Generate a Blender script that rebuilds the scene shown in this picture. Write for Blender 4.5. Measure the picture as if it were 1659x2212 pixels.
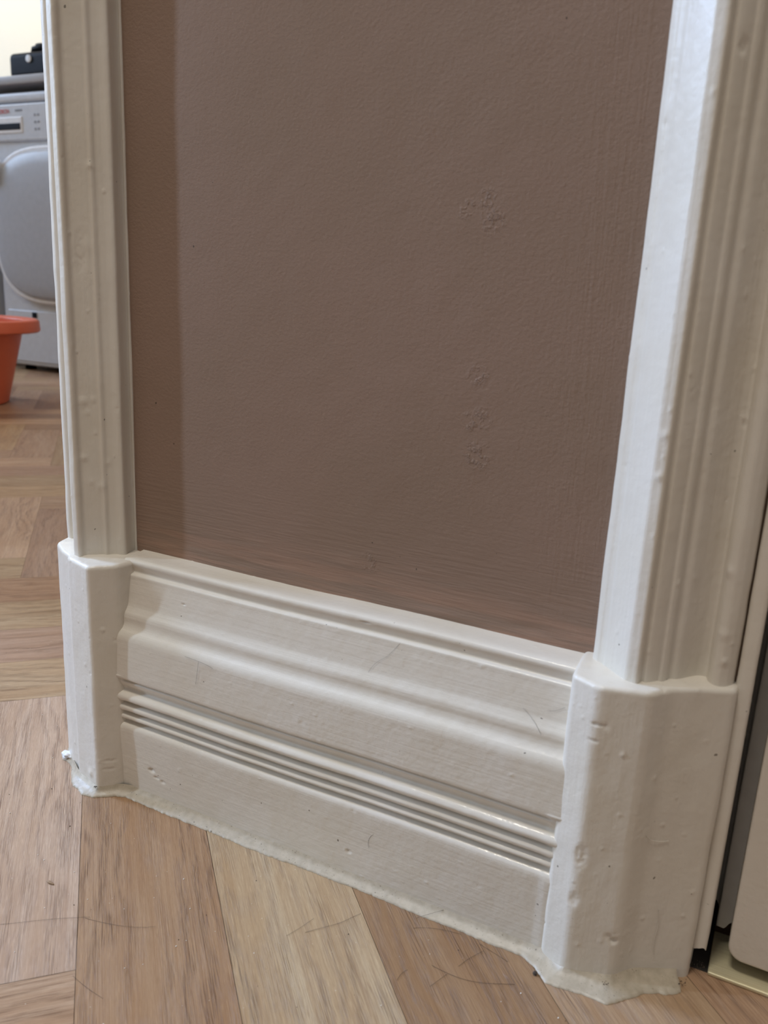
import bpy, bmesh, math
import numpy as np
from mathutils import Matrix, Vector

for o in list(bpy.data.objects):
    bpy.data.objects.remove(o, do_unlink=True)
SC = bpy.context.scene
COL = SC.collection
WY = 0.3840                                     # face of the pier wall

# ------------------------------------------------------------------ camera
cd = bpy.data.cameras.new('camera')
cam = bpy.data.objects.new('camera', cd)
COL.objects.link(cam)
SC.camera = cam
cd.sensor_fit = 'VERTICAL'
cd.sensor_height = 36.0
cd.lens = 36.0 * 1800.0 / 2212.0
cd.clip_start = 0.02
cd.dof.use_dof = True
cd.dof.focus_distance = 0.56
cd.dof.aperture_fstop = 13.0
R_ = Vector((0.89032129, 0.4527877, 0.04807608))
U_ = Vector((-0.15944627, 0.21112644, 0.96436638))
F_ = Vector((-0.4265031, 0.86626147, -0.26016567))
M = Matrix((R_, U_, -F_)).transposed().to_4x4()
M.translation = Vector((0, 0, 0.325))
cam.matrix_world = M

# ------------------------------------------------------------------ world, lights, exposure
w = bpy.data.worlds.new('world')
SC.world = w
w.use_nodes = True
bg = w.node_tree.nodes['Background']
bg.inputs[0].default_value = (1.0, 0.945, 0.88, 1)
bg.inputs[1].default_value = 0.20


def area(name, loc, target, size, sy, power, color):
    l = bpy.data.lights.new(name, 'AREA')
    l.shape = 'RECTANGLE'
    l.size, l.size_y = size, sy
    l.energy = power
    l.color = color
    o = bpy.data.objects.new(name, l)
    COL.objects.link(o)
    o.location = loc
    d = Vector(target) - Vector(loc)
    o.rotation_euler = d.to_track_quat('-Z', 'Y').to_euler()
    return o


# daylight from the glazed end of the hall, left of the camera
area('hall_daylight', (-2.9, -0.90, 1.15), (-0.2, 0.39, 0.25), 0.08, 1.3, 30, (0.60, 0.78, 1.0))
area('hall_end_window', (-2.7, 0.12, 1.75), (-0.3, 0.33, 0.2), 0.35, 0.9, 56, (0.44, 0.63, 1.0))
# ceiling lamp of the hall
area('hall_ceiling_lamp', (-0.35, -0.30, 2.39), (-0.30, 0.0, 0.0), 0.40, 0.40, 23, (1.0, 0.92, 0.80))
# kitchen: ceiling lamp and the daylight of its window
area('kitchen_ceiling_lamp', (-2.7, 2.02, 2.2), (-2.7, 2.62, 1.0), 0.6, 0.25, 11, (1.0, 0.90, 0.74))
area('kitchen_daylight', (-4.4, 1.15, 1.85), (-2.2, 1.95, 0.75), 0.9, 1.0, 34, (0.52, 0.70, 1.0))

vs = SC.view_settings
vs.view_transform = 'Standard'
vs.look = 'None'
vs.exposure = 0.29
vs.gamma = 1.0
vs.use_curve_mapping = False


# ------------------------------------------------------------------ helpers
def lin(r, g, b):
    f = lambda c: ((c / 255 + 0.055) / 1.055) ** 2.4 if c > 10.31 else c / 255 / 12.92
    return (f(r), f(g), f(b), 1.0)


def vnoise(p, seed=0):
    """smooth value noise in -1..1 for an (..., 3) array"""
    i = np.floor(p).astype(np.int64)
    f = p - i
    f = f * f * (3 - 2 * f)
    out = 0.0
    for dx in (0, 1):
        for dy in (0, 1):
            for dz in (0, 1):
                h = ((i[..., 0] + dx) * 73856093) ^ ((i[..., 1] + dy) * 19349663) ^ ((i[..., 2] + dz) * 83492791) ^ (seed * 2654435 + 977)
                h = (h ^ (h >> 13)) * 1274126177
                h = ((h ^ (h >> 16)) & 0xffff) / 65535.0
                wt = (f[..., 0] if dx else 1 - f[..., 0]) * (f[..., 1] if dy else 1 - f[..., 1]) * (f[..., 2] if dz else 1 - f[..., 2])
                out = out + h * wt
    return out * 2 - 1


def finish(o, kind=None, label=None, cat=None, group=None, parent=None):
    COL.objects.link(o)
    if parent is not None:
        o.parent = parent
    if kind:
        o['kind'] = kind
    if label:
        o['label'] = label
    if cat:
        o['category'] = cat
    if group:
        o['group'] = group
    return o


def mesh_np(name, V, Q, mat, smooth=True, **kw):
    me = bpy.data.meshes.new(name)
    V = np.asarray(V, dtype=np.float32)
    me.from_pydata(V.tolist(), [], [tuple(q) for q in Q])
    me.materials.append(mat)
    me.polygons.foreach_set('use_smooth', [smooth] * len(me.polygons))
    me.update()
    return finish(bpy.data.objects.new(name, me), **kw)


def grid_quads(n, m, base=0, flip=False):
    a = np.arange(n * m).reshape(n, m) + base
    q = np.stack([a[:-1, :-1], a[1:, :-1], a[1:, 1:], a[:-1, 1:]], -1).reshape(-1, 4)
    return q[:, ::-1] if flip else q


def normals(P):
    du = np.gradient(P, axis=0)
    dv = np.gradient(P, axis=1)
    n = np.cross(du, dv)
    return n / (np.linalg.norm(n, axis=-1, keepdims=True) + 1e-12)


def chaikin(pts, it=2, r=0.0009):
    """round the corners of a polyline, cutting at most r from every corner"""
    p = [np.array(q, float) for q in pts]
    for k in range(it):
        out = [p[0]]
        for a, b, c in zip(p, p[1:], p[2:]):
            d1, d2 = np.linalg.norm(b - a), np.linalg.norm(c - b)
            out.append(b + (a - b) / d1 * min(r, d1 * 0.3))
            out.append(b + (c - b) / d2 * min(r, d2 * 0.3))
        out.append(p[-1])
        p = out
        r *= 0.5
    return np.array(p)


def resample(p, step):
    p = np.asarray(p, float)
    s = np.r_[0, np.cumsum(np.linalg.norm(np.diff(p, axis=0), axis=1))]
    n = max(2, int(s[-1] / step) + 1)
    t = np.linspace(0, s[-1], n)
    return np.stack([np.interp(t, s, p[:, k]) for k in range(p.shape[1])], -1)


def wobble(P, N, amp=0.00022, seed=1, nibs=(), dents=()):
    d = amp * vnoise(P * np.array([45, 45, 30]), seed) + 0.5 * amp * vnoise(P * np.array([150, 150, 95]), seed + 1)
    for c, r, h in nibs:                       # small lumps and runs of paint
        q = np.sum((P - np.array(c)) ** 2, -1) / r ** 2
        d = d + h * np.exp(-q * 1.5)
    for c, r, h in dents:                      # knocks: (centre, (rx, ry, rz), depth)
        q = np.sum(((P - np.array(c)) / np.array(r)) ** 2, -1)
        rough = 1 + 0.6 * vnoise(P * 900, seed + 5)
        d = d - h * np.exp(-q ** 2) * rough 
    return P + N * d[..., None]


def orient(P, ref):
    N = normals(P)
    c = P.reshape(-1, 3).mean(0)
    if np.sum(N.reshape(-1, 3).mean(0) * (np.array(ref) - c)) < 0:
        return -N, True
    return N, False


def random_nibs(P, count, seed, zmax=0.6, h=0.00028):
    g = np.random.default_rng(seed)
    F = P.reshape(-1, 3)
    F = F[F[:, 2] < zmax]
    out = []
    for k in range(count):
        s = 0.0006 + 0.0009 * g.random() ** 2
        out.append((F[g.integers(len(F))], s, h * (0.5 + g.random()) * (1 if g.random() < 0.75 else -1)))
    return out


# ------------------------------------------------------------------ materials
class NT:
    def __init__(self, name):
        self.m = bpy.data.materials.new(name)
        self.m.use_nodes = True
        self.t = self.m.node_tree
        self.b = self.t.nodes['Principled BSDF']

    def n(self, kind, **kw):
        x = self.t.nodes.new('ShaderNode' + kind)
        for k, v in kw.items():
            if k in x.inputs:
                x.inputs[k].default_value = v
            else:
                setattr(x, k, v)
        return x

    def l(self, a, b):
        self.t.links.new(a, b)

    def coords(self, scale, src='Object'):
        tc = self.n('TexCoord')
        mp = self.n('Mapping')
        mp.inputs['Scale'].default_value = scale
        self.l(tc.outputs[src], mp.inputs['Vector'])
        return mp.outputs[0]

    def noise(self, vec, scale=1.0, detail=2.0, rough=0.5, dist=0.0):
        x = self.n('TexNoise')
        x.inputs['Scale'].default_value = scale
        x.inputs['Detail'].default_value = detail
        x.inputs['Roughness'].default_value = rough
        x.inputs['Distortion'].default_value = dist
        self.l(vec, x.inputs['Vector'])
        return x.outputs['Fac']

    def math(self, op, a, b=None, c=None, clamp=False):
        x = self.n('Math', operation=op)
        x.use_clamp = clamp
        for k, v in enumerate((a, b, c)):
            if v is None:
                continue
            if isinstance(v, (int, float)):
                x.inputs[k].default_value = v
            else:
                self.l(v, x.inputs[k])
        return x.outputs[0]

    def rng(self, v, a, b, c=0.0, d=1.0):
        x = self.n('MapRange')
        x.inputs[1].default_value, x.inputs[2].default_value = a, b
        x.inputs[3].default_value, x.inputs[4].default_value = c, d
        self.l(v, x.inputs[0])
        return x.outputs[0]

    def mix(self, f, a, b, mode='MIX'):
        x = self.n('Mix', data_type='RGBA', blend_type=mode)
        for s, v in ((x.inputs[0], f), (x.inputs[6], a), (x.inputs[7], b)):
            if isinstance(v, (int, float)):
                s.default_value = v
            elif isinstance(v, tuple):
                s.default_value = v
            else:
                self.l(v, s)
        return x.outputs[2]

    def bump(self, h, dist, prev=None, strength=1.0):
        x = self.n('Bump')
        x.inputs['Strength'].default_value = strength
        x.inputs['Distance'].default_value = dist
        self.l(h, x.inputs['Height'])
        if prev is not None:
            self.l(prev, x.inputs['Normal'])
        return x.outputs[0]

    def color(self, c):
        if isinstance(c, tuple):
            self.b.inputs['Base Color'].default_value = c
        else:
            self.l(c, self.b.inputs['Base Color'])
        return self

    def done(self, rough=0.5, metal=0.0, normal=None, spec=0.5):
        self.b.inputs['Roughness'].default_value = rough
        self.b.inputs['Metallic'].default_value = metal
        self.b.inputs['Specular IOR Level'].default_value = spec
        if normal is not None:
            self.l(normal, self.b.inputs['Normal'])
        return self.m


def paint(name, col, streak, rough=0.32, streak_amp=0.00016, speck=0.715):
    """brushed satin paint: brush streaks along one axis, soft lumps, few dark specks"""
    t = NT(name)
    a = t.noise(t.coords(streak), 1.0, 3.0, 0.55)
    b = t.noise(t.coords((260, 260, 260)), 1.0, 2.0)
    c = t.noise(t.coords((1400, 1400, 1400)), 1.0, 1.0)
    n = t.bump(a, streak_amp)
    n = t.bump(b, 0.00020, n)
    n = t.bump(c, 0.00002, n)
    tone = t.noise(t.coords((22, 22, 14)), 1.0, 2.0)
    k = t.rng(tone, 0.3, 0.7, 0.0, 1.0)
    cc = t.mix(k, col, (col[0] * 0.955, col[1] * 0.94, col[2] * 0.90, 1))
    sp = t.noise(t.coords((420, 420, 420)), 1.0, 0.0)
    m = t.rng(sp, speck + 0.165, speck + 0.19, 0.0, 0.75)
    t.color(t.mix(m, cc, (0.10, 0.08, 0.06, 1)))
    return t.done(rough, normal=n)


CREAM = (0.725, 0.684, 0.618, 1)
M_SKIRT = paint('satin_cream_paint_horizontal_brushwork', CREAM, (9, 300, 520), 0.22, 0.00015)
M_CASE = paint('satin_cream_paint_vertical_brushwork', CREAM, (520, 520, 7), 0.40, 0.00016)
M_PLINTH = paint('satin_cream_paint_lumpy', CREAM, (380, 380, 30), 0.34, 0.00014)
M_DOOR = paint('satin_cream_paint_door', (0.70, 0.65, 0.585, 1), (300, 300, 40), 0.38, 0.00012)


def caulk_mat():
    t = NT('dusty_decorators_caulk')
    a = t.noise(t.coords((300, 300, 300)), 1.0, 3.0)
    sp = t.noise(t.coords((900, 900, 900)), 1.0, 1.0, 0.6)
    m = t.rng(sp, 0.69, 0.78, 0.0, 0.8)
    base = t.mix(t.rng(a, 0.35, 0.7), (0.48, 0.415, 0.32, 1), (0.40, 0.342, 0.258, 1))
    t.color(t.mix(m, base, (0.10, 0.075, 0.05, 1)))
    return t.done(0.42, normal=t.bump(a, 0.0002))


M_CAULK = caulk_mat()


def wall_mat():
    t = NT('mauve_emulsion')
    obj = t.n('TexCoord').outputs['Object']
    st = t.noise(t.coords((520, 520, 620)), 1.0, 3.0, 0.6)           # roller stipple
    br = t.noise(t.coords((40, 60, 620)), 1.0, 3.0, 0.6)             # brushed band above the skirting
    brv = t.noise(t.coords((620, 60, 25)), 1.0, 3.0, 0.6)            # brushed band beside the casing
    sep = t.n('SeparateXYZ')
    t.l(obj, sep.inputs[0])
    low = t.rng(sep.outputs[2], 0.175, 0.225, 1.0, 0.0)
    side = t.rng(sep.outputs[0], -0.115, -0.095, 0.0, 1.0)
    n = t.bump(t.math('MULTIPLY', st, t.math('SUBTRACT', 1.0, t.math('MULTIPLY', low, 0.7))), 0.00024)
    n = t.bump(t.math('MULTIPLY', br, low), 0.0005, n)
    n = t.bump(t.math('MULTIPLY', brv, side), 0.00022, n)
    # crackled patches of old filler
    mask = None
    for x, z, r in ((-0.1538, 0.3623, 0.006), (-0.1435, 0.3662, 0.006), (-0.1407, 0.3574, 0.008), (-0.1422, 0.2862, 0.007),
                    (-0.1386, 0.2652, 0.007), (-0.1441, 0.2631, 0.006), (-0.1394, 0.2466, 0.009), (-0.1964, 0.1797, 0.007)):
        v = t.n('VectorMath', operation='DISTANCE')
        t.l(obj, v.inputs[0])
        v.inputs[1].default_value = (x, WY, z)
        k = t.rng(v.outputs['Value'], r * 0.35, r, 1.0, 0.0)
        mask = k if mask is None else t.math('MAXIMUM', mask, k)
    vo = t.n('TexVoronoi', feature='DISTANCE_TO_EDGE')
    vo.inputs['Scale'].default_value = 520
    t.l(obj, vo.inputs['Vector'])
    lump = t.noise(t.coords((340, 340, 340)), 1.0, 1.0)
    pick = t.rng(lump, 0.45, 0.6)
    n = t.bump(t.math('MULTIPLY', t.math('MULTIPLY', t.rng(vo.outputs[0], 0.0, 0.09), mask), pick), 0.00028, n)
    big = t.noise(t.coords((11, 11, 11)), 1.0, 2.0)
    c = t.mix(t.rng(big, 0.35, 0.65), (0.268, 0.182, 0.138, 1), (0.254, 0.175, 0.129, 1))
    thin = t.noise(t.coords((14, 30, 170)), 1.0, 2.0)
    edge = t.rng(sep.outputs[2], 0.156, 0.184, 1.0, 0.0)
    f = t.math('MULTIPLY', edge, t.rng(thin, 0.44, 0.62))
    c = t.mix(t.math('MULTIPLY', f, 0.6), c, (0.40, 0.235, 0.165, 1))
    sp = t.noise(t.coords((300, 300, 300)), 1.0, 0.0)
    c = t.mix(t.rng(sp, 0.885, 0.90, 0.0, 0.8), c, (0.035, 0.025, 0.02, 1))
    t.color(c)
    return t.done(0.62, normal=n, spec=0.3)


M_WALL = wall_mat()


def wood_mat():
    t = NT('oak_parquet')
    uv = t.n('UVMap', uv_map='grain').outputs[0]
    tint = t.n('VertexColor', layer_name='tint').outputs[0]

    def mp(sx, sy):
        m = t.n('Mapping')
        m.inputs['Scale'].default_value = (sx, sy, 1)
        t.l(uv, m.inputs['Vector'])
        return m.outputs[0]
    broad = t.noise(mp(5, 42), 1.0, 3.0, 0.6, 0.6)
    streak = t.noise(mp(8, 520), 1.0, 3.0, 0.6, 0.2)
    wob = t.noise(mp(9, 26), 1.0, 2.0, 0.5)
    sx = t.n('SeparateXYZ')
    t.l(mp(1, 1), sx.inputs[0])
    # growth rings: bands across the grain, bent into arches by a slow noise
    ph = t.math('ADD', t.math('MULTIPLY', sx.outputs[1], 520.0), t.math('MULTIPLY', wob, 34.0))
    ring = t.math('MULTIPLY', t.math('ADD', t.math('SINE', ph), 1.0), 0.5)
    pores = t.noise(mp(38, 2500), 1.0, 2.0, 0.6, 0.1)
    fine = t.noise(mp(160, 4200), 1.0, 2.0, 0.6)
    fleck = t.noise(mp(90, 1300), 1.0, 1.0, 0.5)
    c = t.mix(t.rng(broad, 0.34, 0.68), tint, t.mix(1.0, tint, (0.80, 0.70, 0.60, 1), 'MULTIPLY'))
    c = t.mix(t.math('MULTIPLY', t.rng(streak, 0.42, 0.70), 0.55), c, t.mix(1.0, tint, (0.66, 0.55, 0.46, 1), 'MULTIPLY'))
    zone = t.rng(ring, 0.25, 0.95, 0.22, 1.0)
    patch = t.rng(t.noise(mp(6, 40), 1.0, 1.0), 0.36, 0.62, 0.35, 1.0)
    pm = t.math('MULTIPLY', t.math('MULTIPLY', t.rng(pores, 0.49, 0.60), zone), patch)
    c = t.mix(t.math('MULTIPLY', pm, 0.80), c, t.mix(1.0, tint, (0.36, 0.265, 0.205, 1), 'MULTIPLY'))
    c = t.mix(t.math('MULTIPLY', t.rng(fine, 0.46, 0.66), 0.42), c, t.mix(1.0, tint, (0.58, 0.48, 0.40, 1), 'MULTIPLY'))
    ln = t.math('ABSOLUTE', t.math('SUBTRACT', t.noise(mp(11, 620), 1.0, 2.0, 0.5, 0.2), 0.5))
    lm = t.math('MULTIPLY', t.rng(ln, 0.0, 0.028, 1.0, 0.0), patch)
    c = t.mix(t.math('MULTIPLY', lm, 0.55), c, t.mix(1.0, tint, (0.45, 0.34, 0.27, 1), 'MULTIPLY'))
    c = t.mix(t.math('MULTIPLY', t.rng(fleck, 0.58, 0.72), 0.30), c, t.mix(1.0, tint, (1.22, 1.20, 1.16, 1), 'MULTIPLY'))
    t.color(c)
    n = t.bump(pm, 0.00025, None, 0.8)
    t.b.inputs['Coat Weight'].default_value = 0.0
    n2 = t.bump(t.noise(t.coords((60, 60, 60)), 1.0, 2.0), 0.0001, n)
    return t.done(0.42, normal=n2, spec=0.45)


M_WOOD = wood_mat()


def plain(name, col, rough=0.4, metal=0.0, bump_scale=300, bump=0.00008, spec=0.5):
    t = NT(name)
    a = t.noise(t.coords((bump_scale,) * 3), 1.0, 2.0)
    t.color(t.mix(t.rng(a, 0.3, 0.7), col, (col[0] * 0.93, col[1] * 0.93, col[2] * 0.93, 1)))
    return t.done(rough, metal, t.bump(a, bump), spec)


def brass_mat():
    t = NT('brushed_brass')
    a = t.noise(t.coords((25, 1500, 1500)), 1.0, 2.0)
    t.color(t.mix(t.rng(a, 0.3, 0.7), (0.78, 0.72, 0.50, 1), (0.68, 0.61, 0.40, 1)))
    return t.done(0.45, 0.45, t.bump(a, 0.00006))


M_BRASS = brass_mat()
M_SEAM = plain('dark_seam', (0.055, 0.036, 0.024, 1), 0.9)
M_DARKSTOP = plain('grey_flaked_paint', (0.50, 0.50, 0.49, 1), 0.5, 0, 160, 0.0003)
M_VOID = plain('dark_board_and_gap_shade', (0.03, 0.026, 0.022, 1), 0.9)  # board colour, also painted shade in the jamb gap and behind the door
M_WHITE = plain('white_enamel', (0.56, 0.60, 0.67, 1), 0.32, 0, 60, 0.00002)
M_GREYDOOR = plain('pale_grey_plastic', (0.40, 0.43, 0.49, 1), 0.38, 0, 60, 0.00002)
M_HANDLE = plain('white_plastic', (0.78, 0.80, 0.84, 1), 0.35, 0, 60, 0.00002)
M_RECESS = plain('recess_grey', (0.20, 0.21, 0.24, 1), 0.5)
M_BLACKPL = plain('black_plastic', (0.006, 0.008, 0.014, 1), 0.5, spec=0.12)
M_RED = plain('red_print', (0.62, 0.06, 0.05, 1), 0.5)
M_GREYPRINT = plain('grey_print', (0.22, 0.23, 0.27, 1), 0.5)
M_ORANGE = plain('orange_plastic', (0.72, 0.15, 0.075, 1), 0.38)
M_TOP = plain('grey_laminate', (0.36, 0.36, 0.38, 1), 0.35, 0, 500)
M_CABINET = plain('cabinet_white', (0.55, 0.56, 0.56, 1), 0.5)
M_KWALL = plain('kitchen_cream_emulsion', (0.80, 0.69, 0.54, 1), 0.7)
M_KWALL2 = plain('kitchen_wall_lighter', (0.88, 0.82, 0.68, 1), 0.7)  # lighter tone for the left piece of the kitchen wall
M_KCEIL = plain('white_ceiling_emulsion', (0.84, 0.82, 0.78, 1), 0.8)
M_HAIR = plain('dark_hair', (0.030, 0.018, 0.012, 1), 0.5)
M_PAINTHAIR = plain('painted_over_hair', (0.70, 0.66, 0.59, 1), 0.4)
M_LINT = plain('dark_lint', (0.06, 0.045, 0.035, 1), 0.9)
M_CHIP = plain('wood_chip', (0.33, 0.22, 0.13, 1), 0.8)
M_DUST = plain('white_plaster_dust', (0.85, 0.82, 0.76, 1), 0.8)
M_GRIT = plain('dark_grit', (0.05, 0.035, 0.025, 1), 0.9)

# ------------------------------------------------------------------ floor: herringbone parquet, 45 degrees to the wall
PW = 0.07235
PL = 4 * PW
U0, V0 = -0.0243, 0.3559
q2 = math.sqrt(0.5)


def uv2xy(u, v):
    return ((u - v) * q2, (u + v) * q2)


def build_floor():
    g = np.random.default_rng(5)
    pal = [(192, 158, 130), (178, 142, 112), (200, 166, 138), (166, 128, 98), (186, 156, 122), (174, 140, 116)]
    fixed = {('v', -1, 0): (200, 172, 150), ('v', 0, -1): (176, 141, 108), ('v', 1, -2): (198, 172, 139),
             ('v', 2, -3): (168, 135, 103), ('v', 3, -4): (190, 160, 130), ('h', -1, -4): (192, 160, 132)}
    V, Q, UV, T = [], [], [], []
    gap = 0.00013

    def add(u0, v0, du, dv, along_u, key):
        c = [uv2xy(u0 + gap, v0 + gap), uv2xy(u0 + du - gap, v0 + gap), uv2xy(u0 + du - gap, v0 + dv - gap), uv2xy(u0 + gap, v0 + dv - gap)]
        mx, my = sum(p[0] for p in c) / 4, sum(p[1] for p in c) / 4
        if not (-3.4 < mx < 1.3 and -1.6 < my < 2.75):
            return
        b = len(V)
        V.extend((x, y, 0.0) for x, y in c)
        Q.append((b, b + 1, b + 2, b + 3))
        ou, ov = g.random() * 40, g.random() * 40
        ln, wd = (du, dv) if along_u else (dv, du)
        uvs = [(0, 0), (ln, 0), (ln, wd), (0, wd)] if along_u else [(0, 0), (0, wd), (ln, wd), (ln, 0)]
        UV.extend((a + ou, bb + ov) for a, bb in uvs)
        rgb = fixed.get(key)
        if rgb is None:
            rgb = np.array(pal[g.integers(len(pal))]) * (0.93 + 0.12 * g.random())
        T.extend([lin(float(rgb[0]) * 0.97, float(rgb[1]) * 0.99, float(rgb[2]) * 1.0)] * 4)

    K = 70
    for i in range(-K, K):
        for j in range(-K, K):
            s = (i + j + 1) % 8
            if s == 0:            # lower end of a plank running along v in column i
                add(U0 + i * PW, V0 + j * PW, PW, PL, False, ('v', i, j))
            if s == 4:            # left end of a plank running along u in row j
                add(U0 + i * PW, V0 + j * PW, PL, PW, True, ('h', j, i))
    n = len(V)
    V += [(-3.6, -1.8, -0.0012), (1.5, -1.8, -0.0012), (1.5, 2.9, -0.0012), (-3.6, 2.9, -0.0012)]
    Q.append((n, n + 1, n + 2, n + 3))
    UV += [(0, 0)] * 4
    T += [(0.04, 0.03, 0.02, 1)] * 4
    o = mesh_np('floor', V, Q, M_WOOD, smooth=False, kind='structure')
    me = o.data
    me.materials.append(M_SEAM)
    me.polygons[len(Q) - 1].material_index = 1
    l = me.uv_layers.new(name='grain')
    l.data.foreach_set('uv', np.array(UV, dtype=np.float32).ravel())
    a = me.color_attributes.new('tint', 'FLOAT_COLOR', 'CORNER')
    a.data.foreach_set('color', np.array(T, dtype=np.float32).ravel())
    return o


build_floor()

# ------------------------------------------------------------------ wall of the pier


def build_wall():
    xs = np.r_[np.linspace(-0.3700, -0.0650, 190)]
    zs = np.r_[np.linspace(0.13, 0.50, 220), 2.4]
    X, Z = np.meshgrid(xs, zs, indexing='ij')
    P = np.stack([X, np.full_like(X, WY), Z], -1)
    N = np.zeros_like(P)
    N[..., 1] = -1
    d = 0.0005 * vnoise(P * np.array([16, 1, 12]), 4) + 0.00012 * vnoise(P * np.array([90, 1, 90]), 8)
    low = np.clip((0.175 - Z) / 0.02, 0, 1)
    d = d + low * 0.0004 * vnoise(P * np.array([25, 1, 190]), 9)
    for cx, cz, rx, rz, h in ((-0.285, 0.163, 0.012, 0.0012, -0.0007), (-0.150, 0.1605, 0.02, 0.0015, 0.0008), (-0.103, 0.163, 0.012, 0.002, -0.0008),
                              (-0.21, 0.176, 0.009, 0.004, 0.0005), (-0.25, 0.168, 0.02, 0.001, -0.0006)):
        d = d + h * np.exp(-((X - cx) / rx) ** 2 - ((Z - cz) / rz) ** 2)
    d[:, -1] = 0
    P = P + N * d[..., None]
    n, m = X.shape
    V = P.reshape(-1, 3)
    Q = grid_quads(n, m).tolist()
    b = len(V)
    box = [(-0.426, 0.389), (-0.007, 0.389), (-0.007, 0.53), (-0.426, 0.53)]
    V = np.vstack([V, [(x, y, 0.0) for x, y in box], [(x, y, 2.4) for x, y in box]])
    Q += [(b, b + 1, b + 5, b + 4), (b + 1, b + 2, b + 6, b + 5), (b + 2, b + 3, b + 7, b + 6), (b + 3, b, b + 4, b + 7), (b + 4, b + 5, b + 6, b + 7)]
    return mesh_np('wall_pier', V, Q, M_WALL, kind='structure')


build_wall()


# ------------------------------------------------------------------ door casings and plinth blocks
def build_casing(name, prof, z0, seed, mat, nibs=(), dents=()):
    p = resample(chaikin(prof, 2, 0.0007), 0.0005)
    zs = np.r_[np.arange(z0, 0.53, 0.0010), 2.4]
    P = np.zeros((len(p), len(zs), 3))
    P[..., 0] = p[:, 0][:, None]
    P[..., 1] = p[:, 1][:, None]
    P[..., 2] = zs[None, :]
    N, fl = orient(P, (-0.2, -1.0, 0.3))
    nb = list(nibs) + random_nibs(P, 70, seed)
    P2 = wobble(P, N, 0.00025, seed, nb, dents)
    P2[:, -1] = P[:, -1]
    return mesh_np(name, P2.reshape(-1, 3), grid_quads(*P.shape[:2], flip=fl), mat, kind='structure')


CASE_L = [(-0.3600, 0.3908), (-0.3626, 0.3860), (-0.3626, 0.3838), (-0.3630, 0.3829), (-0.3638, 0.3828), (-0.3642, 0.3835), (-0.3645, 0.3826), (-0.3643, 0.3795), (-0.3632, 0.3758), (-0.3627, 0.3739),
          (-0.3636, 0.3725), (-0.3670, 0.3710), (-0.3702, 0.3685), (-0.3706, 0.3668), (-0.3718, 0.3655), (-0.3731, 0.3662), (-0.3741, 0.3652),
          (-0.3776, 0.3625), (-0.3806, 0.3601), (-0.3818, 0.3590), (-0.3820, 0.3560), (-0.3830, 0.3547), (-0.3874, 0.3552), (-0.3883, 0.3560), (-0.3893, 0.3585), (-0.3911, 0.3590),
          (-0.3951, 0.3658), (-0.3978, 0.3680), (-0.3997, 0.3705), (-0.4053, 0.3772), (-0.4115, 0.3845), (-0.4122, 0.3840), (-0.4128, 0.3822), (-0.4144, 0.3794), (-0.4171, 0.3790),
          (-0.4203, 0.3806), (-0.4225, 0.3842), (-0.4231, 0.3970)]
CASE_R = [(-0.0628, 0.3908), (-0.0682, 0.3844), (-0.0705, 0.3800), (-0.0707, 0.3781), (-0.0699, 0.3770), (-0.0676, 0.3748), (-0.0670, 0.3748), (-0.0643, 0.3727), (-0.0638, 0.3718),
          (-0.0570, 0.3657), (-0.0527, 0.3622), (-0.0518, 0.3616), (-0.0469, 0.3608), (-0.0460, 0.3618), (-0.0457, 0.3645), (-0.0448, 0.3652), (-0.0440, 0.3645),
          (-0.0428, 0.3648), (-0.0405, 0.3668), (-0.0384, 0.3694), (-0.0378, 0.3692), (-0.0370, 0.3694), (-0.0354, 0.3710), (-0.0351, 0.3733), (-0.0343, 0.3747), (-0.0331, 0.3745),
          (-0.0312, 0.3752), (-0.0272, 0.3803), (-0.0233, 0.3845), (-0.0201, 0.3859), (-0.0194, 0.3851), (-0.0187, 0.3820), (-0.0169, 0.3794), (-0.0139, 0.3788),
          (-0.0104, 0.3808), (-0.0079, 0.3847), (-0.0073, 0.3897), (-0.0073, 0.3967)]
ZL, ZR = 0.1552, 0.1578
build_casing('trim_1', CASE_L, ZL - 0.004, 21, M_CASE,
             nibs=[((-0.3789, 0.3599, 0.2514), 0.003, 0.0009), ((-0.3771, 0.3614, 0.2445), 0.002, 0.0006), ((-0.3746, 0.3638, 0.2523), 0.002, 0.0005),
                   ((-0.3668, 0.3702, 0.3692), 0.0012, 0.0008), ((-0.3800, 0.3594, 0.2170), 0.0025, 0.0006), ((-0.3727, 0.3653, 0.1993), 0.003, 0.0005),
                   ((-0.3771, 0.3614, 0.2023), 0.0025, 0.0005), ((-0.3722, 0.3653, 0.3820), 0.0018, 0.0007), ((-0.3692, 0.3682, 0.2140), 0.0018, 0.0005), ((-0.3741, 0.3633, 0.3397), 0.004, 0.0003)],
             dents=[((-0.3776, 0.3617, 0.3358), (0.003, 0.003, 0.012), 0.0004)])
build_casing('trim_3', CASE_R, ZR - 0.004, 33, M_CASE,
             nibs=[((-0.0491, 0.3611, 0.2533), 0.0022, 0.0006), ((-0.0488, 0.3611, 0.2710), 0.0022, 0.0005), ((-0.0172, 0.3793, 0.2121), 0.0028, 0.0006),
                   ((-0.0147, 0.3791, 0.1826), 0.0028, 0.0005), ((-0.0128, 0.3795, 0.1698), 0.002, 0.0007), ((-0.0295, 0.3761, 0.2072), 0.0015, 0.0004), ((-0.0358, 0.3702, 0.2052), 0.0015, 0.0004)],
             dents=[((-0.0408, 0.3665, 0.4183), (0.002, 0.002, 0.003), 0.0005)])


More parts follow.
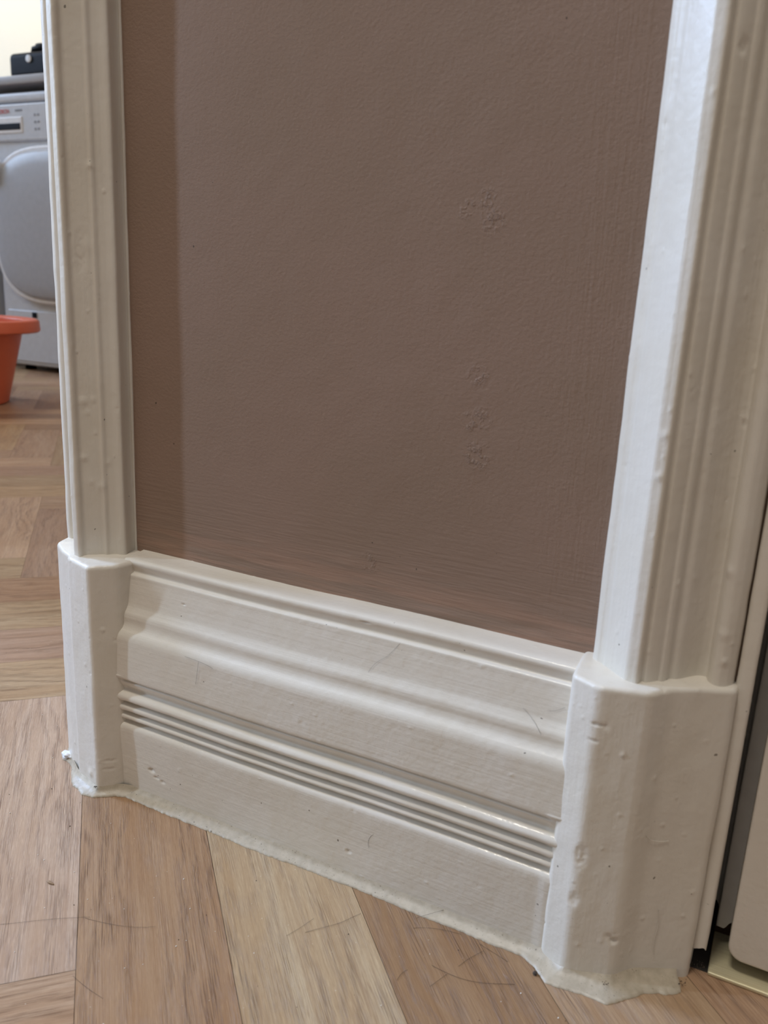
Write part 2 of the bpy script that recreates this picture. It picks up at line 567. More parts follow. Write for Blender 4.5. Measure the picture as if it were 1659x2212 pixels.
def build_plinth(name, outline, h, back, seed, nibs=(), dents=()):
    o = np.array(outline)
    p = resample(chaikin(outline, 3, 0.0015), 0.0007)
    ctr = np.array(back)
    r = 0.0024
    rows = [(z, 0.0) for z in np.arange(-0.0005, h - r, 0.0008)]
    rows += [(h - r + r * math.sin(a), r * (1 - math.cos(a))) for a in np.linspace(0, math.pi / 2, 7)]
    # inward normal of the outline in plan
    tg = np.gradient(p, axis=0)
    nn = np.stack([-tg[:, 1], tg[:, 0]], -1)
    nn /= np.linalg.norm(nn, axis=1, keepdims=True)
    if np.mean(np.sum(nn * (ctr - p), 1)) < 0:
        nn = -nn
    P = np.zeros((len(p), len(rows), 3))
    for k, (z, off) in enumerate(rows):
        P[:, k, :2] = p + nn * off
        P[:, k, 2] = z
    N, fl = orient(P, (-0.2, -1.0, 0.3))
    nb = list(nibs) + random_nibs(P, 55, seed)
    P2 = wobble(P, N, 0.00032, seed, nb, dents)
    top = []
    last = P2[:, -1]
    for f in np.linspace(0.08, 0.97, 14):
        q = last.copy()
        q[:, :2] = last[:, :2] * (1 - f) + ctr * f
        q[:, 2] = h + 0.0012 * f + 0.0003 * vnoise(q * 220, seed) 
        top.append(q)
    A = np.concatenate([P2, np.stack(top, 1)], 1)
    return mesh_np(name, A.reshape(-1, 3), grid_quads(*A.shape[:2], flip=fl), M_PLINTH, kind='structure')


PL_L = [(-0.3501, 0.3948), (-0.3510, 0.3673), (-0.3530, 0.3560), (-0.3650, 0.3443), (-0.3893, 0.3510), (-0.3915, 0.3545), (-0.4026, 0.3590), (-0.4168, 0.3682), (-0.4205, 0.3798), (-0.4205, 0.3967)]
PL_R = [(-0.0758, 0.3948), (-0.0758, 0.3786), (-0.0747, 0.3555), (-0.0606, 0.3490), (-0.0386, 0.3556), (-0.0307, 0.3655), (-0.0187, 0.3732), (-0.0054, 0.3799), (-0.0054, 0.3967)]
build_plinth('trim_2', PL_L, ZL, (-0.385, 0.394), 44,
             nibs=[((-0.3599, 0.3493, 0.1139), 0.0016, 0.0005), ((-0.3732, 0.3465, 0.0117), 0.003, 0.0008)],
             dents=[((-0.3589, 0.3502, 0.0235), (0.005, 0.005, 0.0010), 0.0003), ((-0.3599, 0.3492, 0.0176), (0.004, 0.004, 0.0008), 0.0003)])
build_plinth('trim_4', PL_R, ZR, (-0.040, 0.394), 57,
             nibs=[((-0.0472, 0.3532, 0.1257), 0.0013, 0.0006), ((-0.0422, 0.3546, 0.0275), 0.002, -0.0009), ((-0.0270, 0.3678, 0.0874), 0.0009, 0.0005), ((-0.0560, 0.3508, 0.1384), 0.0016, -0.0006),
                   ((-0.0295, 0.3663, 0.0353), 0.0009, 0.0005), ((-0.0324, 0.3633, 0.0176), 0.0009, 0.0004)],
             dents=[((-0.0594, 0.3498, 0.0692), (0.0030, 0.0030, 0.0060), 0.0007), ((-0.0601, 0.3494, 0.0451), (0.0024, 0.0024, 0.0040), 0.0007),
                    ((-0.0597, 0.3497, 0.1389), (0.0028, 0.0028, 0.0007), 0.0008), ((-0.0605, 0.3496, 0.1306), (0.0022, 0.0022, 0.0007), 0.0008),
                    ((-0.0398, 0.3552, 0.0255), (0.0020, 0.0020, 0.0018), 0.0012)])

# ------------------------------------------------------------------ moulded skirting board
SK = [(0.3567, -0.0005), (0.3562, 0.0255), (0.3554, 0.0440), (0.3554, 0.0466), (0.3560, 0.0482), (0.3574, 0.0492), (0.3594, 0.0498), (0.3608, 0.0507), (0.3606, 0.0515),
      (0.3582, 0.0519), (0.3567, 0.0525), (0.3559, 0.0536), (0.3562, 0.0549), (0.3576, 0.0558), (0.3602, 0.0565), (0.3604, 0.0573),
      (0.3578, 0.0578), (0.3561, 0.0586), (0.3553, 0.0600), (0.3556, 0.0616), (0.3571, 0.0627), (0.3599, 0.0634), (0.3601, 0.0642),
      (0.3573, 0.0648), (0.3552, 0.0659), (0.3544, 0.0676), (0.3548, 0.0694), (0.3564, 0.0708), (0.3588, 0.0717), (0.3598, 0.0726),
      (0.3589, 0.0738), (0.3575, 0.0757), (0.3564, 0.0778), (0.3560, 0.0787), (0.3576, 0.0792), (0.3577, 0.0801), (0.3550, 0.0806),
      (0.3544, 0.0820), (0.3545, 0.0942), (0.3547, 0.1075), (0.3553, 0.1101), (0.3565, 0.1121), (0.3582, 0.1137), (0.3593, 0.1154), (0.3598, 0.1178),
      (0.3597, 0.1204), (0.3601, 0.1229), (0.3614, 0.1249), (0.3628, 0.1276), (0.3637, 0.1325), (0.3645, 0.1384), (0.3653, 0.1438), (0.3654, 0.1460), (0.3658, 0.1469),
      (0.3675, 0.1473), (0.3682, 0.1480), (0.3681, 0.1492), (0.3675, 0.1506), (0.3669, 0.1521), (0.3666, 0.1535), (0.3669, 0.1548), (0.3679, 0.1557), (0.3696, 0.1561), (0.3725, 0.1562),
      (0.3790, 0.1562), (0.3832, 0.1566), (0.3869, 0.1572)]


def build_skirting():
    p = resample(chaikin(SK, 2, 0.0006), 0.00045)
    xs = np.linspace(-0.3575, -0.0660, 300)
    P = np.zeros((len(xs), len(p), 3))
    P[..., 0] = xs[:, None]
    # paint has filled the fine grooves next to the plinth blocks
    kern = np.hanning(19)
    kern /= kern.sum()
    soft = np.convolve(np.pad(p[:, 0], 9, mode='edge'), kern, mode='valid')
    soft = np.where(p[:, 1] < 0.083, soft - 0.0006, p[:, 0])
    fill = np.clip((xs + 0.0800) / 0.0050, 0, 1) + np.clip((-0.3500 - xs) / 0.0030, 0, 1)
    fill = (fill * fill * (3 - 2 * fill))[:, None]
    P[..., 1] = p[:, 0][None, :] * (1 - fill) + soft[None, :] * fill
    P[..., 2] = p[:, 1][None, :]
    N, fl = orient(P, (-0.2, -1.0, 0.3))
    nb = random_nibs(P, 90, 71, h=0.0002)
    dents = [((-0.3304, 0.3565, 0.0221), (0.0022, 0.004, 0.0016), 0.0009), ((-0.3265, 0.3565, 0.0181), (0.0020, 0.004, 0.0010), 0.0006), ((-0.3216, 0.3565, 0.0167), (0.0016, 0.004, 0.0012), 0.0006),
             ((-0.1871, 0.3565, 0.0181), (0.0012, 0.004, 0.0014), 0.0006), ((-0.3093, 0.3635, 0.1369), (0.0008, 0.003, 0.0006), 0.0006), ((-0.1885, 0.3668, 0.1524), (0.003, 0.003, 0.0006), 0.0006)]
    P2 = wobble(P, N, 0.00016, 71, nb, dents)
    # long waves of a hand painted board, and paint filling the grooves towards both ends
    P2[..., 2] += 0.0004 * np.sin(xs * 31)[:, None] * np.clip(P2[..., 2] / 0.02, 0, 1)
    return mesh_np('baseboard_pier', P2.reshape(-1, 3), grid_quads(*P.shape[:2], flip=fl), M_SKIRT, kind='structure')


build_skirting()


# ------------------------------------------------------------------ bead of caulk along the floor
def build_caulk():
    outer = [(-0.4210, 0.3700), (-0.4205, 0.3655), (-0.4151, 0.3613), (-0.4099, 0.3611), (-0.404, 0.3585), (-0.3912, 0.3465), (-0.3855, 0.3423), (-0.3796, 0.3415), (-0.3737, 0.3383),
             (-0.3648, 0.3401), (-0.3591, 0.3442), (-0.3537, 0.3486), (-0.3474, 0.3506), (-0.3369, 0.3504), (-0.3155, 0.3499), (-0.2844, 0.3502),
             (-0.2559, 0.3496), (-0.231, 0.3499), (-0.218, 0.3510), (-0.1975, 0.3509), (-0.1783, 0.3515), (-0.1593, 0.3512), (-0.1378, 0.3508), (-0.115, 0.3513), (-0.1011, 0.3507),
             (-0.0912, 0.3511), (-0.083, 0.3511), (-0.0756, 0.348), (-0.0715, 0.3444), (-0.0671, 0.3405), (-0.0604, 0.3409), (-0.0527, 0.3421), (-0.046, 0.3427),
             (-0.0391, 0.3423), (-0.037, 0.3428), (-0.0333, 0.3464), (-0.0279, 0.3526), (-0.0228, 0.3583), (-0.0173, 0.3618), (-0.0131, 0.363), (-0.0091, 0.3657), (-0.0071, 0.3685), (-0.0075, 0.3714)]
    inner = PL_L[1:-1][::-1] + [(-0.3585, 0.3632), (-0.0760, 0.3632)] + PL_R[2:8]
    inner = [q for q in inner]
    inn = resample([(-0.4168, 0.3682), (-0.3893, 0.3510), (-0.3650, 0.3443), (-0.3535, 0.3557), (-0.3437, 0.3567), (-0.0835, 0.3567), (-0.0737, 0.3606), (-0.0722, 0.3584),
                    (-0.0606, 0.3495), (-0.0386, 0.3556), (-0.0307, 0.3655), (-0.0187, 0.3732), (-0.0061, 0.3796)], 0.0005)
    o = resample(outer, 0.0006)
    d = ((o[:, None, :] - inn[None]) ** 2).sum(-1)
    idx = np.maximum.accumulate(d.argmin(1))
    near = inn[idx]
    k = 9                                            # smooth the pairing at the corners
    pad = np.pad(near, ((k, k), (0, 0)), mode='edge')
    near_s = np.stack([np.convolve(pad[:, c], np.ones(2 * k + 1) / (2 * k + 1), mode='valid') for c in (0, 1)], -1)
    jag = 0.0003 * vnoise(np.c_[o * 420, np.zeros(len(o))], 3) + 0.00018 * vnoise(np.c_[o * 1300, np.zeros(len(o))], 6)
    dirv = near_s - o
    dirv /= np.linalg.norm(dirv, axis=1, keepdims=True) + 1e-9
    o0 = o
    prof = [(0.0, 0.0), (0.03, 0.0006), (0.15, 0.0011), (0.35, 0.0017), (0.55, 0.0023), (0.72, 0.0030), (0.86, 0.0039), (0.96, 0.0050), (1.08, 0.0060)]
    P = np.zeros((len(o), len(prof), 3))
    for c, (f, z) in enumerate(prof):
        P[:, c, :2] = (o0 * (1 - f) + near_s * f) + dirv * (jag * max(0.0, 1 - f * 6))[:, None]
        P[:, c, 2] = z
    P[:, 2:, 2] += 0.0003 * vnoise(P[:, 2:] * 70, 12) * np.linspace(0.4, 1, len(prof) - 2)[None]
    P[..., 2] = np.maximum(P[..., 2], 0.0001)
    N, fl = orient(P, (-0.2, -1, 1))
    return mesh_np('trim_6', P.reshape(-1, 3), grid_quads(*P.shape[:2], flip=fl), M_CAULK, kind='structure')


build_caulk()


# ------------------------------------------------------------------ right-hand door: jamb with stop, closed door, brass threshold
def bm_obj(name, bm, mat, smooth=True, **kw):
    me = bpy.data.meshes.new(name)
    bm.normal_update()
    bm.to_mesh(me)
    bm.free()
    me.materials.append(mat)
    me.polygons.foreach_set('use_smooth', [smooth] * len(me.polygons))
    return finish(bpy.data.objects.new(name, me), **kw)


def build_jamb():
    prof = [(-0.0067, 0.3967), (-0.0067, 0.3864), (-0.0060, 0.3851), (-0.0044, 0.3845), (-0.0010, 0.3844), (0.0004, 0.3851), (0.0007, 0.3869), (0.0008, 0.4223),
            (0.0033, 0.4223), (0.0033, 0.4080), (0.0295, 0.4080), (0.0295, 0.5205)]
    p = resample(chaikin(prof, 2, 0.0007), 0.0007)
    zs = np.r_[np.arange(0.018, 0.40, 0.0015), 2.1]
    P = np.zeros((len(p), len(zs), 3))
    P[..., 0] = p[:, 0][:, None]
    P[..., 1] = p[:, 1][:, None]
    P[..., 2] = zs[None]
    # broken, flaked lower end
    ragged = 0.005 * vnoise(np.stack([p[:, 0] * 300, p[:, 1] * 300, p[:, 0] * 0], -1), 2)
    P[:, 0, 2] += ragged - 0.003
    N, fl = orient(P, (-0.2, -1.0, 0.3))
    nb = random_nibs(P, 45, 90, 0.35, 0.0004)
    P2 = wobble(P, N, 0.0002, 90, nb)
    P2[:, -1] = P[:, -1]
    o = mesh_np('trim_5', P2.reshape(-1, 3), grid_quads(*P.shape[:2], flip=fl), M_CASE, kind='structure')
    o.data.materials.append(M_DARKSTOP)
    mi = [1 if (q.center[0] > 0.0012 and q.center[1] > 0.398) else 0 for q in o.data.polygons]
    o.data.polygons.foreach_set('material_index', mi)
    return o


build_jamb()


def build_door():
    x0, x1, z0, z1, y, th, r = 0.0101, 0.772, 0.0100, 1.98, 0.3912, 0.036, 0.0075
    loop = [(x1, z0), (x1, z1), (x0, z1)]
    n = 10
    loop += [(x0 + r - r * math.cos(a), z0 + r - r * math.sin(a)) for a in np.linspace(0, math.pi / 2, n)]
    bm = bmesh.new()
    f = bm.faces.new([bm.verts.new((x, y, z)) for x, z in loop])
    ret = bmesh.ops.extrude_face_region(bm, geom=[f])
    for v in [g for g in ret['geom'] if isinstance(g, bmesh.types.BMVert)]:
        v.co.y += th
    bmesh.ops.recalc_face_normals(bm, faces=bm.faces)
    ed = [e for e in bm.edges if abs(e.verts[0].co.y - y) < 1e-6 and abs(e.verts[1].co.y - y) < 1e-6]
    bmesh.ops.bevel(bm, geom=ed, offset=0.0016, segments=4, profile=0.6, affect='EDGES')
    o = bm_obj('door_1', bm, M_DOOR, kind='structure')
    m = o.modifiers.new('wn', 'WEIGHTED_NORMAL')
    m.keep_sharp = True
    return o


build_door()


def slab(bm, x0, x1, y0, y1, z0, z1, bev=0.0, seg=3):
    r = bmesh.ops.create_cube(bm, size=1.0)
    for v in r['verts']:
        v.co = Vector(((x0 + x1) / 2 + v.co.x * (x1 - x0), (y0 + y1) / 2 + v.co.y * (y1 - y0), (z0 + z1) / 2 + v.co.z * (z1 - z0)))
    if bev:
        es = list({e for v in r['verts'] for e in v.link_edges})
        bmesh.ops.bevel(bm, geom=es, offset=bev, segments=seg, profile=0.5, affect='EDGES')


bm = bmesh.new()
slab(bm, 0.0030, 0.79, 0.3862, 0.4185, 0.0001, 0.0022, 0.0006, 2)
bm_obj('threshold_strip', bm, M_BRASS, label='brushed brass threshold strip on the floor under the closed cream door', cat='threshold')

# dark sheet painted as the shade in the gap between jamb and threshold
bm = bmesh.new()
slab(bm, -0.0062, 0.0030, 0.3880, 0.4600, -0.0005, 0.0004)
bm_obj('joint_shade_sheet', bm, M_VOID, smooth=False, kind='structure')

# unseen dark box added behind that door to keep its gaps dark
bm = bmesh.new()
slab(bm, -0.006, 0.80, 0.545, 0.56, 0.0, 2.1)
slab(bm, 0.775, 0.80, 0.396, 0.56, 0.0, 2.1)
slab(bm, 0.0, 0.80, 0.42, 0.56, 2.0, 2.1)
bm_obj('wall_gap_blocker', bm, M_VOID, smooth=False, kind='structure')

# ------------------------------------------------------------------ kitchen seen past the left casing
KY = 1.970
bm = bmesh.new()
slab(bm, -4.6, -2.60, 2.62, 2.72, 0.0, 2.4)
bm_obj('wall_kitchen_left', bm, M_KWALL2, smooth=False, kind='structure')
bm = bmesh.new()
slab(bm, -2.60, -0.5, 2.56, 2.72, 0.0, 2.4)
bm_obj('wall_kitchen', bm, M_KWALL, smooth=False, kind='structure')


def empty(name, loc, label, cat, group=None):
    o = bpy.data.objects.new(name, None)
    o.location = loc
    return finish(o, label=label, cat=cat, group=group)


def part(name, bm, mat, root, smooth=True, label=None):
    bmesh.ops.translate(bm, verts=bm.verts, vec=-Vector(root.location) if root.type == 'EMPTY' else -Vector(root.parent.location))
    o = bm_obj(name, bm, mat, smooth, parent=root, label=label)
    m = o.modifiers.new('wn', 'WEIGHTED_NORMAL')
    return o


DX0, DX1 = -2.412, -1.815
dry = empty('tumble_dryer', (DX0 / 2 + DX1 / 2, KY + 0.29, 0.0), 'white tumble dryer with a large rounded door under the grey worktop', 'dryer')
bm = bmesh.new()
slab(bm, DX0, DX1, KY, KY + 0.58, 0.018, 0.815, 0.008)
part('body', bm, M_WHITE, dry)
bm = bmesh.new()
slab(bm, DX0 - 0.001, DX1 + 0.001, KY - 0.006, KY + 0.58, 0.816, 0.845, 0.009)
part('lid', bm, M_WHITE, dry)
bm = bmesh.new()
slab(bm, DX0 + 0.002, DX1 - 0.002, KY - 0.010, KY + 0.02, 0.706, 0.813, 0.006)
cp = part('control_panel', bm, M_WHITE, dry)
bm = bmesh.new()
slab(bm, DX0 + 0.018, -2.262, KY - 0.013, KY, 0.728, 0.776, 0.004)
dw = part('drawer', bm, M_HANDLE, dry)
bm = bmesh.new()
slab(bm, DX0 + 0.030, -2.270, KY - 0.0150, KY - 0.010, 0.738, 0.757, 0.002)  # dark slab stands in for the shade inside the finger grip
part('recess_shade', bm, M_BLACKPL, dw, label='raised dark patch painted as the shade of a finger recess')


def curve_to_mesh(name, c):
    t = bpy.data.objects.new(name + '_curve', c)
    COL.objects.link(t)
    dg = bpy.context.evaluated_depsgraph_get()
    me = bpy.data.meshes.new_from_object(t.evaluated_get(dg))
    me.name = name
    bpy.data.objects.remove(t, do_unlink=True)
    bpy.data.curves.remove(c)
    return bpy.data.objects.new(name, me)


def text_part(name, s, size, loc, mat, root, label=None):
    c = bpy.data.curves.new(name, 'FONT')
    c.body = s
    c.size = size
    c.align_x = 'RIGHT'
    c.extrude = 0.0004
    c.materials.append(mat)
    o = curve_to_mesh(name, c)
    o.rotation_euler = (math.pi / 2, 0, 0)
    o.location = Vector(loc) - Vector(dry.location)
    return finish(o, parent=root, label=label)


text_part('logo', 'BOSCH', 0.017, (-2.318, KY - 0.0112, 0.786), M_RED, cp, 'red printed lettering')
bm = bmesh.new()
for k in range(4):
    slab(bm, -2.292 + k * 0.008, -2.286 + k * 0.008, KY - 0.0108, KY - 0.0095, 0.790, 0.796)
part('printed_text', bm, M_GREYPRINT, cp, False)
bm = bmesh.new()
for k in range(3):
    for i in range(2):
        slab(bm, -2.212 + i * 0.014, -2.204 + i * 0.014, KY - 0.0108, KY - 0.0095, 0.735 + k * 0.020, 0.741 + k * 0.020)
part('programme_marks', bm, M_GREYPRINT, cp, False)


def squircle(cx, cz, a, b, n, k=72):
    out = []
    for t in np.linspace(0, 2 * math.pi, k, endpoint=False):
        c, s = math.cos(t), math.sin(t)
        out.append((cx + a * math.copysign(abs(c) ** (2 / n), c), cz + b * math.copysign(abs(s) ** (2 / n), s)))
    return out


def squircle_dome(cx, cz, a, b, n, rings):
    bm = bmesh.new()
    prev = None
    for sc, y in rings:
        vs_ = [bm.verts.new((x, y, z)) for x, z in squircle(cx, cz, a * sc, b * sc, n)]
        if prev:
            for i in range(len(vs_)):
                j = (i + 1) % len(vs_)
                bm.faces.new((prev[i], prev[j], vs_[j], vs_[i]))
        prev = vs_
    bm.faces.new(prev)
    bmesh.ops.recalc_face_normals(bm, faces=bm.faces)
    return bm


DC = (-2.125, 0.455)
dr = part('door', squircle_dome(*DC, 0.282, 0.236, 3.2, [(1.0, KY + 0.002), (1.0, KY - 0.012), (0.992, KY - 0.020), (0.975, KY - 0.024), (0.955, KY - 0.022)]), M_HANDLE, dry)
part('door_front', squircle_dome(*DC, 0.268, 0.224, 3.1, [(1.0, KY - 0.018), (0.985, KY - 0.028), (0.94, KY - 0.036), (0.80, KY - 0.042), (0.5, KY - 0.045), (0.2, KY - 0.046)]), M_GREYDOOR, dr, label='pale grey door front')
bm = bmesh.new()
slab(bm, -2.405, -2.352, KY - 0.060, KY - 0.015, 0.585, 0.655, 0.012, 4)
part('door_handle', bm, M_HANDLE, dr, label='white door handle')
bm = bmesh.new()
slab(bm, DX0 + 0.02, DX1 - 0.02, KY - 0.004, KY + 0.01, 0.030, 0.196, 0.004)
kp = part('kick_panel', bm, M_WHITE, dry)
bm = bmesh.new()
slab(bm, -2.276, -2.256, KY - 0.008, KY, 0.174, 0.192, 0.003)
part('latch', bm, M_BLACKPL, kp, label='small dark latch')
for x in (DX0 + 0.05, DX1 - 0.05):
    for y in (KY + 0.05, KY + 0.53):
        bm = bmesh.new()
        bmesh.ops.create_cone(bm, cap_ends=True, segments=20, radius1=0.018, radius2=0.016, depth=0.019, matrix=Matrix.Translation((x, y, 0.0095)))
        part('foot', bm, M_BLACKPL, dry)

# worktop over the dryer and the neighbouring cabinet
bm = bmesh.new()
slab(bm, -3.30, -1.45, KY - 0.006, 2.555, 0.868, 0.892, 0.003)
bm_obj('worktop', bm, M_TOP, label='grey kitchen worktop running over the white dryer', cat='worktop')
cab = empty('kitchen_cabinet', (-2.76, KY + 0.3, 0.0), 'shadowed kitchen base cabinet just left of the white dryer', 'cabinet')
bm = bmesh.new()
slab(bm, -3.06, -2.468, KY + 0.022, KY + 0.58, 0.10, 0.866, 0.002)
part('body', bm, M_CABINET, cab, False)
bm = bmesh.new()
slab(bm, -3.057, -2.470, KY + 0.001, KY + 0.021, 0.105, 0.862, 0.002)
part('door', bm, M_CABINET, cab, False)
bm = bmesh.new()
slab(bm, -3.05, -2.475, KY + 0.06, KY + 0.08, 0.0, 0.10)
part('plinth', bm, M_VOID, cab, False)
# filler strip between dryer and cabinet, carrying the worktop
bm = bmesh.new()
slab(bm, -1.80, -1.47, KY + 0.01, KY + 0.58, 0.0, 0.867, 0.002)
bm_obj('end_panel', bm, M_CABINET, smooth=False, label='pale end panel holding up the worktop right of the dryer', cat='panel')

# the room round it: ceiling, wall towards the hall with the door opening, side walls
bm = bmesh.new()
slab(bm, -4.6, 0.9, -1.7, 2.72, 2.4, 2.5)
bm_obj('ceiling', bm, M_KCEIL, smooth=False, kind='structure')
bm = bmesh.new()
slab(bm, -4.6, -1.17, 0.40, 0.53, 0.0, 2.4)
slab(bm, -1.17, -0.426, 0.40, 0.53, 2.03, 2.4)
bm_obj('wall_hall', bm, M_KWALL, smooth=False, kind='structure')
bm = bmesh.new()
slab(bm, -4.7, -4.6, 0.40, 2.72, 0.0, 2.4)
bm_obj('wall_left', bm, M_KWALL, smooth=False, kind='structure')
bm = bmesh.new()
slab(bm, -0.5, -0.4, 0.53, 2.72, 0.0, 2.4)
bm_obj('wall_right', bm, M_KWALL, smooth=False, kind='structure')

# black rounded box on the worktop
cn = empty('container', (-2.24, KY + 0.12, 0.892), 'small black rounded box with a pale round mark on the worktop', 'container')
bm = bmesh.new()
slab(bm, -2.357, -2.130, KY + 0.03, KY + 0.19, 0.892, 0.966, 0.016, 4)
part('body', bm, M_BLACKPL, cn)
bm = bmesh.new()
bmesh.ops.create_cone(bm, cap_ends=True, segments=40, radius1=0.055, radius2=0.050, depth=0.030, matrix=Matrix.Translation((-2.248, KY + 0.095, 0.977)))
bmesh.ops.bevel(bm, geom=[e for e in bm.edges if e.verts[0].co.z > 0.98 and e.verts[1].co.z > 0.98], offset=0.010, segments=4, affect='EDGES')
part('cap', bm, M_BLACKPL, cn)
bm = bmesh.new()
bmesh.ops.create_cone(bm, cap_ends=True, segments=24, radius1=0.011, radius2=0.010, depth=0.006, matrix=Matrix.Translation((-2.265, KY + 0.029, 0.944)) @ Matrix.Rotation(math.pi / 2, 4, 'X'))
part('badge', bm, M_HANDLE, cn, label='pale round mark')

# orange bucket
BX, BY, BH = -1.865, 1.37, 0.206
bk = empty('bucket', (BX, BY, 0.0), 'orange plastic bucket with a flanged rim at the left edge of the photo', 'bucket')


def lathe(prof, cx, cy, seg=64):
    bm = bmesh.new()
    rings = []
    for r, z in prof:
        rings.append([bm.verts.new((cx + r * math.cos(a), cy + r * math.sin(a), z)) for a in np.linspace(0, 2 * math.pi, seg, endpoint=False)])
    for A, B in zip(rings, rings[1:]):
        for i in range(seg):
            j = (i + 1) % seg
            bm.faces.new((A[i], A[j], B[j], B[i]))
    bm.faces.new(rings[0][::-1])
    bm.faces.new(rings[-1])
    bmesh.ops.recalc_face_normals(bm, faces=bm.faces)
    return bm


part('body', lathe([(0.110, 0.0), (0.116, 0.004), (0.163, 0.198), (0.160, 0.198), (0.113, 0.010), (0.02, 0.008)], BX, BY), M_ORANGE, bk)
part('rim', lathe([(0.1635, 0.178), (0.196, 0.176), (0.199, 0.180), (0.197, 0.202), (0.190, 0.206), (0.166, 0.204), (0.1625, 0.198), (0.1630, 0.182)], BX, BY), M_ORANGE, bk)


# ------------------------------------------------------------------ hairs, fluff, chips and dust
def strand(name, pts, r, mat, label, cat, group=None):
    c = bpy.data.curves.new(name, 'CURVE')
    c.dimensions = '3D'
    c.bevel_depth = r
    c.bevel_resolution = 2
    s = c.splines.new('NURBS')
    s.points.add(len(pts) - 1)
    for p, q in zip(s.points, pts):
        p.co = (*q, 1)
    s.use_endpoint_u = True
    s.order_u = min(4, len(pts))
    c.resolution_u = 12
    c.materials.append(mat)
    return finish(curve_to_mesh(name, c), label=label, cat=cat, group=group)


G = 'loose hairs on skirting and floor'
HR = 0.000062
skx = lambda pts, y: [(x, yy if yy else y, z) for x, yy, z in pts]
strand('hair', [(-0.2903, 0.3543, 0.1088), (-0.2911, 0.3541, 0.1031), (-0.2915, 0.3541, 0.0991), (-0.2926, 0.3542, 0.0937)], HR, M_HAIR, 'dark hair hanging straight down the flat of the skirting near its left end', 'hair', G)
strand('hair', [(-0.3005, 0.3547, 0.1092), (-0.2951, 0.3546, 0.1090), (-0.2902, 0.3544, 0.1088), (-0.2864, 0.3545, 0.1085), (-0.2799, 0.3544, 0.1070)], HR * 0.9, M_HAIR, 'fine hair lying across the top of the hanging hair on the skirting', 'hair', G)
strand('hair', [(-0.1669, 0.3655, 0.1463), (-0.1704, 0.3645, 0.1414), (-0.1733, 0.3640, 0.1374), (-0.1768, 0.3637, 0.1355), (-0.1812, 0.3630, 0.1311), (-0.1828, 0.3622, 0.1271)], HR * 0.7, M_HAIR, 'crooked thin hair on the upper skirting face near its middle', 'hair', G)
strand('hair', [(-0.0977, 0.3629, 0.1301), (-0.0923, 0.3624, 0.1271), (-0.0889, 0.3604, 0.1232), (-0.0866, 0.3592, 0.1207)], HR * 0.8, M_HAIR, 'slanting hair over the skirting step near the right plinth', 'hair', G)
strand('hair', [(-0.0859, 0.3631, 0.1320), (-0.0833, 0.3631, 0.1323), (-0.0800, 0.3633, 0.1340), (-0.0776, 0.3635, 0.1360)], HR * 0.8, M_HAIR, 'short upcurved hair on the skirting beside the right plinth', 'hair', G)
strand('hair', [(-0.1716, 0.3559, 0.0355), (-0.1739, 0.3559, 0.0336), (-0.1758, 0.3559, 0.0300), (-0.1742, 0.3560, 0.0257)], HR * 0.9, M_HAIR, 'small hooked hair low on the skirting below the grooves', 'hair', G)
fz = 0.00022


def floor_hair(pts, label, r=HR):
    strand('hair', [(x, y, fz + 0.0004 * (k % 2)) for k, (x, y) in enumerate(pts)], r, M_HAIR, label, 'hair', G)


floor_hair([(-0.1860, 0.3100), (-0.1793, 0.3178), (-0.1723, 0.3250), (-0.1703, 0.3313), (-0.1674, 0.3362)], 'wavy hair crossing the pale plank towards the skirting')
floor_hair([(-0.1386, 0.3408), (-0.1319, 0.3456), (-0.1226, 0.3487), (-0.1150, 0.3490)], 'hair on the brown plank running along the caulk line', HR * 0.9)
floor_hair([(-0.1201, 0.3229), (-0.1112, 0.3214), (-0.0993, 0.3222), (-0.0891, 0.3268), (-0.0800, 0.3322)], 'longest curved hair on the brown plank by the right plinth', HR * 1.1)
floor_hair([(-0.1309, 0.3058), (-0.1313, 0.3110), (-0.1292, 0.3144)], 'short arched hair on the brown plank near the photo bottom')
floor_hair([(-0.1154, 0.3104), (-0.1130, 0.3160), (-0.1112, 0.3214)], 'short straight hair joining the longest hair on the brown plank', HR * 0.9)
floor_hair([(-0.1044, 0.3482), (-0.0960, 0.3459), (-0.0872, 0.3441)], 'straight hair pointing from the caulk towards the right plinth corner')
floor_hair([(-0.1080, 0.3290), (-0.1047, 0.3381), (-0.1030, 0.3400), (-0.1005, 0.3445)], 'forked looking hair between the longest hair and the caulk')
floor_hair([(-0.3241, 0.2365), (-0.3139, 0.2434), (-0.3079, 0.2509), (-0.2882, 0.2627)], 'long faint hair on the pinkish plank at the photo left', HR * 0.9)
floor_hair([(-0.2902, 0.2612), (-0.2752, 0.2637), (-0.2624, 0.2682), (-0.2547, 0.2746)], 'sagging hair across the dark plank left of centre', HR * 0.9)
floor_hair([(-0.2671, 0.2310), (-0.2564, 0.2286), (-0.2452, 0.2284)], 'hair starting at the plank joint near the bottom left corner', HR * 0.9)
floor_hair([(-0.1932, 0.3032), (-0.1893, 0.3115), (-0.1874, 0.3208)], 'small hair on the pale plank left of the wavy hair', HR * 0.8)
strand('hair', [(-0.1402, 0.3481, 0.0003), (-0.1340, 0.3520, 0.0030), (-0.1290, 0.3556, 0.0042), (-0.1229, 0.3601, 0.0062)], HR, M_HAIR, 'hair lying across the caulk bead below the skirting grooves', 'hair', G)
strand('hair', [(-0.0229, 0.3698, 0.0398), (-0.0218, 0.3704, 0.0332), (-0.0226, 0.3700, 0.0267), (-0.0232, 0.3697, 0.0205), (-0.0221, 0.3702, 0.0140)], 0.00016, M_PAINTHAIR, 'hair painted over on the low right plinth face, standing upright', 'hair', G)
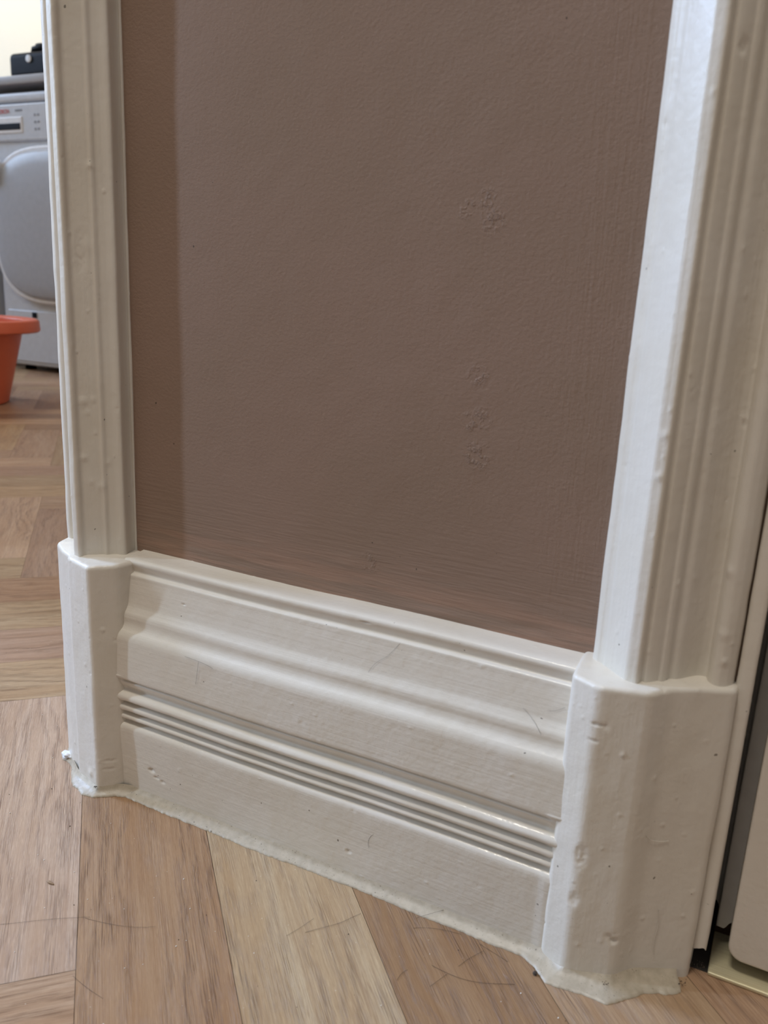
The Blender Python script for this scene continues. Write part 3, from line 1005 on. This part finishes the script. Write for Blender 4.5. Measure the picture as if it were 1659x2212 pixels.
strand('hair', [(-0.0329, 0.3624, 0.0825), (-0.0307, 0.3652, 0.0780), (-0.0270, 0.3677, 0.0783), (-0.0235, 0.3699, 0.0786)], 0.00014, M_PAINTHAIR, 'hair painted over on the right plinth at mid height, lying level', 'hair', G)


def blob(name, c, s, mat, label, cat, seed):
    bm = bmesh.new()
    bmesh.ops.create_icosphere(bm, subdivisions=3, radius=1.0)
    A = np.array([v.co[:] for v in bm.verts])
    d = 1 + 0.45 * vnoise(A * 2.1 + seed, seed)
    for v, p, k in zip(bm.verts, A, d):
        v.co = Vector(c) + Vector((p[0] * s[0] * k, p[1] * s[1] * k, p[2] * s[2] * k))
    return bm_obj(name, bm, mat, label=label, cat=cat)


blob('wood_chip', (-0.3263, 0.2708, 0.0005), (0.0022, 0.0008, 0.0006), M_CHIP, 'small brown wood splinter on the pinkish plank at the left', 'splinter', 3)
blob('lint_clump', (-0.0730, 0.3430, 0.0009), (0.0010, 0.0010, 0.0009), M_LINT, 'dark fluff clump against the caulk at the right plinth corner', 'lint', 5)
blob('paint_lump', (-0.4125, 0.3640, 0.0035), (0.0048, 0.0036, 0.0024), M_HANDLE, 'white lump of dried filler at the foot of the left plinth', 'filler', 8)


def specks(name, mat, n, seed, size, label, extra=()):
    g = np.random.default_rng(seed)
    bm = bmesh.new()
    k = 0
    while k < n:
        x, y = g.uniform(-0.62, 0.06), g.uniform(0.19, 0.55)
        lim = 0.348 if -0.35 < x < -0.085 else (0.336 if x > -0.42 else 0.55)
        if y > lim:
            continue
        s = size * (0.5 + g.random() ** 2 * 1.1)
        bmesh.ops.create_icosphere(bm, subdivisions=1, radius=s, matrix=Matrix.Translation((x, y, s * 0.5)) @ Matrix.Diagonal((1, 0.6 + 0.8 * g.random(), 0.6, 1)))
        k += 1
    for (x, y, z, r, n_) in extra:
        for _ in range(n_):
            s = size * (0.5 + g.random())
            bmesh.ops.create_icosphere(bm, subdivisions=1, radius=s, matrix=Matrix.Translation((x + g.normal() * r, y + g.normal() * r, z + abs(g.normal()) * r * 0.5)))
    return bm_obj(name, bm, mat, kind='stuff', label=label, cat='dust')


specks('dust', M_DUST, 300, 17, 0.00026, 'scattered white specks of dust on the parquet')
specks('grit', M_GRIT, 90, 23, 0.00024, 'scattered dark grit on the parquet',
       [(-0.3655, 0.3430, 0.0060, 0.0007, 14), (-0.3560, 0.3545, 0.0062, 0.0008, 12), (-0.0400, 0.3500, 0.0050, 0.0010, 10), (-0.0075, 0.3740, 0.0010, 0.0012, 14), (-0.0020, 0.3870, 0.0030, 0.0020, 40)])
